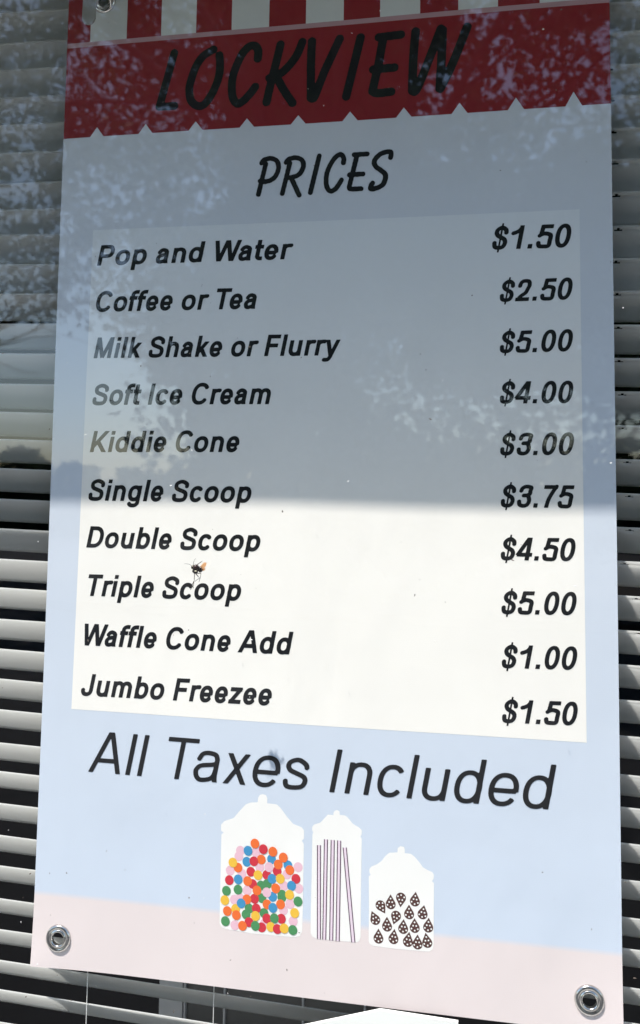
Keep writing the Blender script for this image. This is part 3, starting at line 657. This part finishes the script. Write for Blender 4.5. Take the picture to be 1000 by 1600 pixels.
b = MB(); b.tube([(-.262, -.03, .512), (-.252, -.028, .505), (-.2470, -.018, .492), (-.2500, -.004, .480), (-.258, .004, .476), (-.268, .004, .486), (-.268, -.006, .500), (-.264, -.022, .510)], .0011, 10); b.build('ring', M['steel'], hk, True)

# ---------------------------------------------------------------- wasp on the pane
ws = thing('wasp', 'small black wasp with one amber wing standing on the glass over the price list', 'insect', (-.1018, -.084, -.1575))
blk = mat('wasp_black', (.010, .007, .006), .25, noise=(900, .5)); brn = mat('wasp_brown', (.022, .007, .005), .35, noise=(700, .4))
pale = mat('wasp_pale_patch', (.62, .58, .40), .5); wingm = mat('wasp_wing', (.80, .58, .38), .35, trans=.8)
legm = mat('wasp_leg', (.05, .045, .035), .5)
c = Vector((-.1018, -.086, -.1575)); u = .00062*.93                  # u: one photo pixel on the pane
def W(px, py, dy=0): return c+Vector(((px-312)*u*.98, -dy, -(py-888)*u))
b = MB()
b.ball(W(308, 889), (.0037, .0034, .0037)); b.ball(W(302.5, 887.5), (.0018, .0018, .0021)); b.ball(W(312.2, 890.5), (.0011, .0011, .0011)); b.ball(W(316.5, 890.6), (.0026, .0024, .0032), Matrix.Rotation(.25, 3, 'Y'))
b.ball(W(307.5, 895), (.0026, .0026, .0022))
bb = b.build('body', blk, ws, True)
b = MB(); b.ball(W(308.5, 887, .0012), (.0028, .0026, .0026)); b.build('thorax_patch', brn, ws, True)
b = MB(); b.ball(W(309, 893.3, .0022), (.0012, .0008, .0008)); b.ball(W(303.2, 891, .0012), (.0007, .0007, .0008)); b.ball(W(302.6, 885.5, .0012), (.0006, .0006, .0005)); b.build('pale_marking', pale, ws, True)
def wing(pts, dy):
    v = [W(x, y, dy) for x, y in pts]; n = len(v)
    o = obj('wing', v+[p+Vector((0, .0001, 0)) for p in v], [tuple(range(n)), tuple(reversed(range(n, 2*n)))]+[(i, n+i, n+(i+1) % n, (i+1) % n) for i in range(n)], wingm, ws)
wing([(315, 888), (319, 883), (323, 879), (326.5, 878.3), (328, 880.5), (327, 884.5), (323.5, 888.5), (319, 890.5)], .0016)
wing([(319, 889.5), (323.5, 888.7), (325.5, 888.5), (325, 891.5), (322, 893), (319.5, 892.5)], .0006)
for pts, rr in (([(301, 885), (297, 882.5), (291, 881.8), (287, 882)], .00022), ([(304.5, 884.5), (304.5, 879), (306, 874.5), (308.5, 872.2)], .00022)):
    b = MB(); b.tube([W(*q, .0015) for q in pts], [rr, rr*.9, rr*.7, rr*.5], 6); b.build('antenna', legm, ws)
for pts in ([(308, 884), (313, 881), (318.5, 877)], [(306.5, 897), (305.2, 905), (305, 911), (303.5, 920), (304, 923)], [(308, 897), (311, 902), (314.8, 905.5), (306, 911.5)], [(308, 897.5), (317, 897.5), (316.5, 903), (313.5, 912.5)], [(305.5, 911), (301, 919), (299, 926)], [(303, 893), (301.6, 896)]):
    b = MB(); b.tube([W(*q, -.001 if i else .001) for i, q in enumerate(pts)], [.00042 if i < 2 else .00026 for i in range(len(pts))], 6); b.build('leg', legm, ws)

# ---------------------------------------------------------------- dust and specks on the pane
rs = random.Random(21)
def specks(name, n, col, size, label, cat, y):
    b = MB()
    for _ in range(n):
        x, z = rs.uniform(-.36, .42), rs.uniform(-.68, .5); s = size*rs.choice((.5, .6, .8, 1, 1.6)); el = rs.uniform(1, 2.6); a = rs.uniform(0, 3.14)
        vs = []
        k = rs.randint(5, 7)
        for q in range(k):
            t = 2*math.pi*q/k; r = s*rs.uniform(.6, 1.2); X, Z = r*math.cos(t)*el, r*math.sin(t)
            vs.append((x+X*math.cos(a)-Z*math.sin(a), y, z+X*math.sin(a)+Z*math.cos(a)))
        cc = (x, y-s*.5, z)
        b.add(vs+[cc], [(q, (q+1) % k, k) for q in range(k)])
    o = b.build(name, mat(name+'_material', col, .8)); o['kind'] = 'stuff'; o['label'] = label; o['category'] = cat
specks('dirt_specks', 170, (.12, .10, .08), .00042, 'tiny dark dirt specks scattered over the window glass', 'dirt', -.0802)
specks('lint_specks', 90, (.75, .75, .72), .00040, 'tiny pale lint specks scattered over the window glass', 'dirt', -.0802)

# ---------------------------------------------------------------- trees across the street (reflected in the pane)
def leaf_cloud(name, n, density, box, size, m, parent, seed):
    r = random.Random(seed); v = []; f = []
    (x0, y0, z0), (x1, y1, z1) = box; made = 0; tries = 0
    while made < n and tries < n*30:
        tries += 1
        p = Vector((r.uniform(x0, x1), r.uniform(y0, y1), r.uniform(z0, z1)))
        if r.random() > density(p): continue
        s = size*r.uniform(.6, 1.25); q = Quaternion((r.gauss(0, 1), r.gauss(0, 1), r.gauss(0, 1), r.gauss(0, 1))).normalized()
        # five-lobed leaf as a small fan
        k = len(v); L = [(0, -.55), (.42, -.25), (.30, .02), (.55, .30), (.16, .28), (0, .62), (-.16, .28), (-.55, .30), (-.30, .02), (-.42, -.25)]
        for a, c_ in L: v.append(p+q@Vector((a*s, c_*s, .08*s*abs(a))))
        f += [(k, k+1, k+2, k+8, k+9), (k+2, k+3, k+4, k+6, k+7, k+8), (k+4, k+5, k+6)]
        made += 1
    return obj(name, v, f, m, parent)
from mathutils import noise as NZ_
def dens_fn(cen, rad, holes=(), freq=1.1, thr=0., gain=3., edge=.8):
    cen = Vector(cen); rad = Vector(rad)
    def d(p):
        q = Vector(((p.x-cen.x)/rad.x, (p.y-cen.y)/rad.y, (p.z-cen.z)/rad.z)); e = q.length
        nz = NZ_.fractal(p*freq, .6, 2.1, 4)
        if e > 1+.25*nz: return 0
        a = max(0, min(1, .5+gain*(nz-thr)))
        for h in holes: a *= h(p)
        return a
    return d
def limb(b, p0, d0, L, r, depth, rs_, out):
    p = Vector(p0); d = Vector(d0).normalized(); pts = [p.copy()]; rr = [r]
    for k in range(5):
        d = (d+Vector((rs_.gauss(0, .16), rs_.gauss(0, .16), rs_.gauss(0, .10)+.04))).normalized()
        p = p+d*L/5; pts.append(p.copy()); rr.append(r*(1-.55*(k+1)/5))
        if depth and k >= 1 and rs_.random() < .8:
            sd2 = (d+Vector((rs_.gauss(0, .8), rs_.gauss(0, .8), rs_.gauss(0, .5)))).normalized()
            limb(b, p, sd2, L*.62, rr[-1]*.6, depth-1, rs_, out)
    b.tube(pts, rr, 7); out.append(pts[-1])
def tree(x, y, h, crown_c, crown_r, nleaf, label, seed, holes=(), thr=0., trunk_r=.2, size=.11):
    t = thing('maple_tree', label, 'tree', (x, y, GZ), 'maple trees reflected in the glass'); r = random.Random(seed); b = MB()
    b.tube([(x, y, GZ-.05), (x+.03, y, GZ+.5), (x-.05, y+.05, GZ+h*.35), (x+.05, y, GZ+h*.6)], [trunk_r*1.3, trunk_r, trunk_r*.8, trunk_r*.5], 12); b.build('trunk', M['bark'], t, True)
    b = MB()
    for k in range(9):
        a = 2*math.pi*k/9+r.uniform(-.3, .3); zz = GZ+h*r.uniform(.3, .58)
        limb(b, (x, y, zz), (math.cos(a), math.sin(a)*.8, r.uniform(.15, .8)), h*.42, trunk_r*.4, 2, r, [])
    b.build('branches', M['bark'], t, True)
    cr = Vector(crown_r); cc = Vector(crown_c)
    leaf_cloud('crown', nleaf, dens_fn(cc, cr, holes, thr=thr), (tuple(cc-cr*1.15), tuple(cc+cr*1.15)), size, M['leaf'], t, seed)
    return t
def gap(x, z, rx, rz, ys=-11, soft=.35):
    """a natural opening between the sprays of leaves"""
    def h(p):
        e = math.hypot((p.x-x)/rx, (p.z-z)/rz)+.45*NZ_.noise(p*2.3)
        inside = .8 if NZ_.noise(Vector((p.x*1.7+5, 0, p.z*1.7+2))) > .16 else .012
        return inside if e < 1 else max(inside, min(1, (e-1)/soft))
    return h
def sparse(x, z, rx, rz, f):
    '''a looser part of the crown where the sky shows through'''
    def h(p):
        e = math.hypot((p.x-x)/rx, (p.z-z)/rz)+.35*NZ_.noise(p*1.7)
        return f if e < 1 else min(1, f+(e-1)*3)
    return h
UR = sparse(1.4, 5.7, 2.2, 1.2, .12)
tree(-1.6, -11, 10.5, (-.9, -11, 4.6), (4.3, 2.0, 5.9), 88000, 'broad maple tree with a dense leafy crown reflected in the middle of the glass', 5, thr=-.42, size=.125,
     holes=(gap(-6.0, 2.25, 1.65, 1.35), sparse(-5.2, 1.0, 1.4, .5, .2), UR, sparse(.7, 1.0, 1.5, .45, .3), sparse(-1.45, 2.4, .22, .22, .03), sparse(-.9, 1.7, .4, .6, .3), sparse(-5.2, 5.6, 2.1, 2.6, .16)))
tree(5.2, -12.5, 10, (4.8, -12, 5.2), (4.0, 2.0, 5.6), 26000, 'maple tree with loose leaves reflected at the right of the glass', 9, holes=(UR,), thr=-.1, size=.11)
tree(-9.8, -13, 10.5, (-7.8, -12.5, 7.1), (4.6, 1.8, 4.3), 27000, 'maple tree with a high drooping crown reflected at the left of the glass', 14, thr=.03, size=.105)
b = MB()
hd = thing('hedge', 'long dark green hedge across the lawn, low behind the maple trees', 'hedge', (0, -24, GZ))
leaf_cloud('foliage', 16000, lambda p: 1 if p.z < GZ+2.15+1.1*NZ_.noise(Vector((p.x*.7, 3, 0)))+.35*NZ_.noise(Vector((p.x*2.6, 9, 0))) else 0, ((-26, -25, GZ), (18, -23.4, GZ+3.4)), .34, M['leaf2'], hd, 3)
